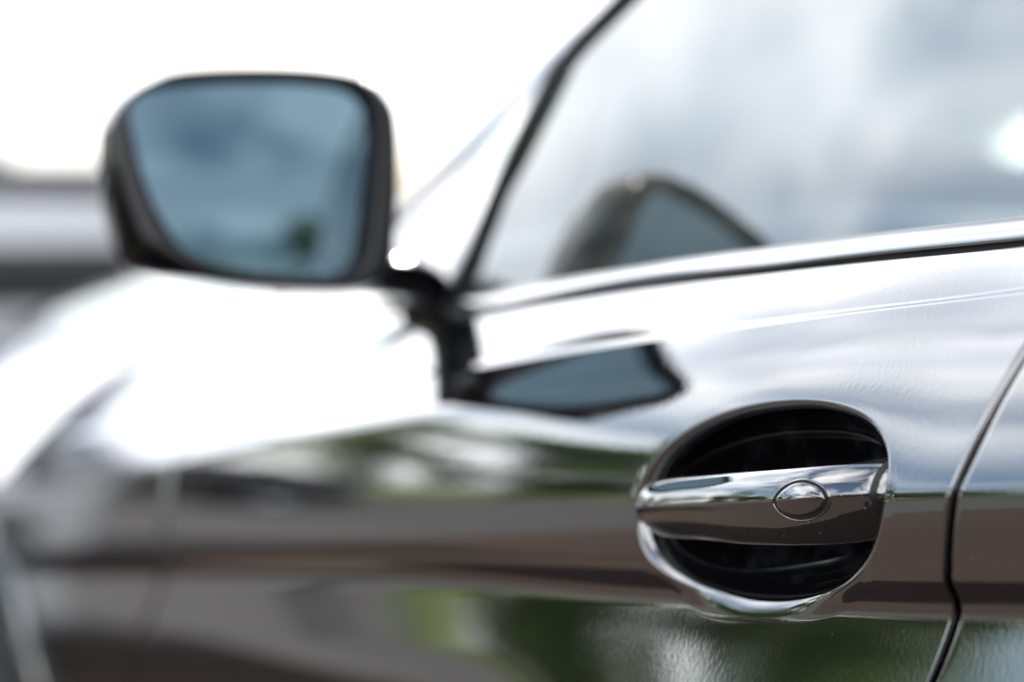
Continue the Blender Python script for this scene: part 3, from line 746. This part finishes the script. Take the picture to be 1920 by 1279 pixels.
# ------------------------------------------------------------------ trees beyond the road, mirrored in the black paint
def tree_mesh(seed, h, rad, nleaf):
    rng = np.random.default_rng(seed)
    blobs = []
    for k in range(16):
        a = rng.uniform(0, 2 * math.pi); rr_ = rad * math.sqrt(rng.uniform(0, 1)) * .75; z = h * rng.uniform(.14, .88)
        blobs.append((rr_ * math.cos(a) * (1.25 - z / h * .6), rr_ * math.sin(a) * (1.25 - z / h * .6), z, rad * rng.uniform(.24, .42)))
    V, F = [], []
    for k in range(nleaf):
        bx_, by_, bz_, br = blobs[rng.integers(len(blobs))]; d = unit(rng.normal(size=3)); rr_ = br * rng.uniform(.55, 1.05) ** .6
        c = np.array([bx_, by_, bz_]) + d * rr_ * np.array([1, 1, .8]); n1 = unit(rng.normal(size=3)); n2 = unit(np.cross(n1, rng.normal(size=3))); sz = rng.uniform(.10, .2)
        i = len(V); V += [c + n1 * sz, c + n2 * sz * .6, c - n1 * sz, c - n2 * sz * .6]; F.append((i, i + 1, i + 2, i + 3))
    crown = (V, F); TV, TF = [], []
    limbs = [[(0, 0, -.1), (.05, .02, h * .2), (0, .1, h * .42), (.1, 0, h * .75)]]
    for b in blobs[:7]: limbs.append([(0, 0, h * .25), (b[0] * .4, b[1] * .4, h * .25 + (b[2] - h * .25) * .5), (b[0], b[1], b[2])])
    for q, lb in enumerate(limbs):
        P = spline_open(lb, 10); r0 = .22 if q == 0 else .10; off = len(TV)
        for i, p in enumerate(P):
            r_ = r0 * (1 - .75 * i / 9) * (1.35 if q == 0 and i == 0 else 1)
            for t in np.linspace(0, 2 * math.pi, 8, endpoint=False): TV.append((p[0] + r_ * math.cos(t), p[1] + r_ * math.sin(t), p[2]))
        TF += grid_faces(10, 8, True, off)
    return crown, (TV, TF)
TREES = [ # x, y, height, radius, variant, label
 (-40, -6.0, 5.6, 3.0, 1, 'low dark tree straight ahead, mirrored in the fender'),
 (-42, -11.5, 6.4, 3.2, 0, 'light green tree left of a gap in the tree row'),
 (-38, -17.0, 8.0, 3.4, 1, 'broad dark tree mirrored in the door below the handle'),
 (-40, -20.2, 7.0, 3.0, 0, 'light green tree crowding against the broad dark one'),
 (-39, -14.2, 6.8, 3.0, 1, 'dark tree between the gap and the broad dark tree'),
 (-41, -23.2, 6.2, 2.8, 1, 'small dark tree right of the crowded light green one'),
 (-37, -31, 6.6, 3.2, 1, 'dark tree standing apart at the far end of the row'),
 (38, 2.6, 6.0, 2.8, 0, 'green tree behind the car, mirrored in the wing mirror'),
 ]
for x, y, h, rad, var, lab in TREES:
    t = empty('tree', (x, y, 0), random.Random(x * 7 + y).uniform(0, 6)); tag(t, lab, 'tree', 'trees around the car park')
    (cv, cf), (tv, tf) = tree_mesh(int(abs(x * 31 + y * 7)), h, rad, 4200)
    mesh_obj('crown', cv, cf, M['leaf'] if var == 0 else M['leaf_dark'], t, smooth=False); mesh_obj('trunk', tv, tf, M['bark'], t)

# ------------------------------------------------------------------ make every face look outward
bpy.context.view_layer.update()
SHEETS = ('a_pillar', 'bonnet', 'boot_lid', 'cover_groove', 'cover_rim', 'cowl', 'dashboard', 'front_bumper', 'rear_bumper', 'lock_cover', 'rear_pillar', 'rear_window', 'roof', 'roof_rail', 'side_window', 'wheel_arch', 'windscreen', 'windscreen_seal', 'window_seal')
CLOSED = ('belt_trim', 'belt_seal', 'door_handle', 'side_mirror', 'mirror_foot', 'steering_wheel', 'wheel', 'body', 'trunk')
done = set()
for o in scene.objects:
    if o.type != 'MESH' or o.data.name in done: continue
    done.add(o.data.name); base = o.name.split('.')[0]; me = o.data
    if base in CLOSED:
        bm = bmesh.new(); bm.from_mesh(me); bmesh.ops.recalc_face_normals(bm, faces=bm.faces); bm.to_mesh(me); bm.free()
    elif base in SHEETS or base in ('mirror_glass', 'greenhouse', 'rim'):
        vote = 0
        for f_ in me.polygons:
            c = f_.center
            if base == 'mirror_glass': d = Vector(e3)
            elif base == 'rim': d = Vector((0, math.copysign(1, c.y), 0))
            elif base == 'front_bumper': d = Vector((-1, 0, 0))
            elif base == 'rear_bumper': d = Vector((1, 0, 0))
            else: d = Vector((0, c.y, c.z - .75))
            vote += math.copysign(f_.area, f_.normal.dot(d))
        if vote < 0: me.flip_normals()
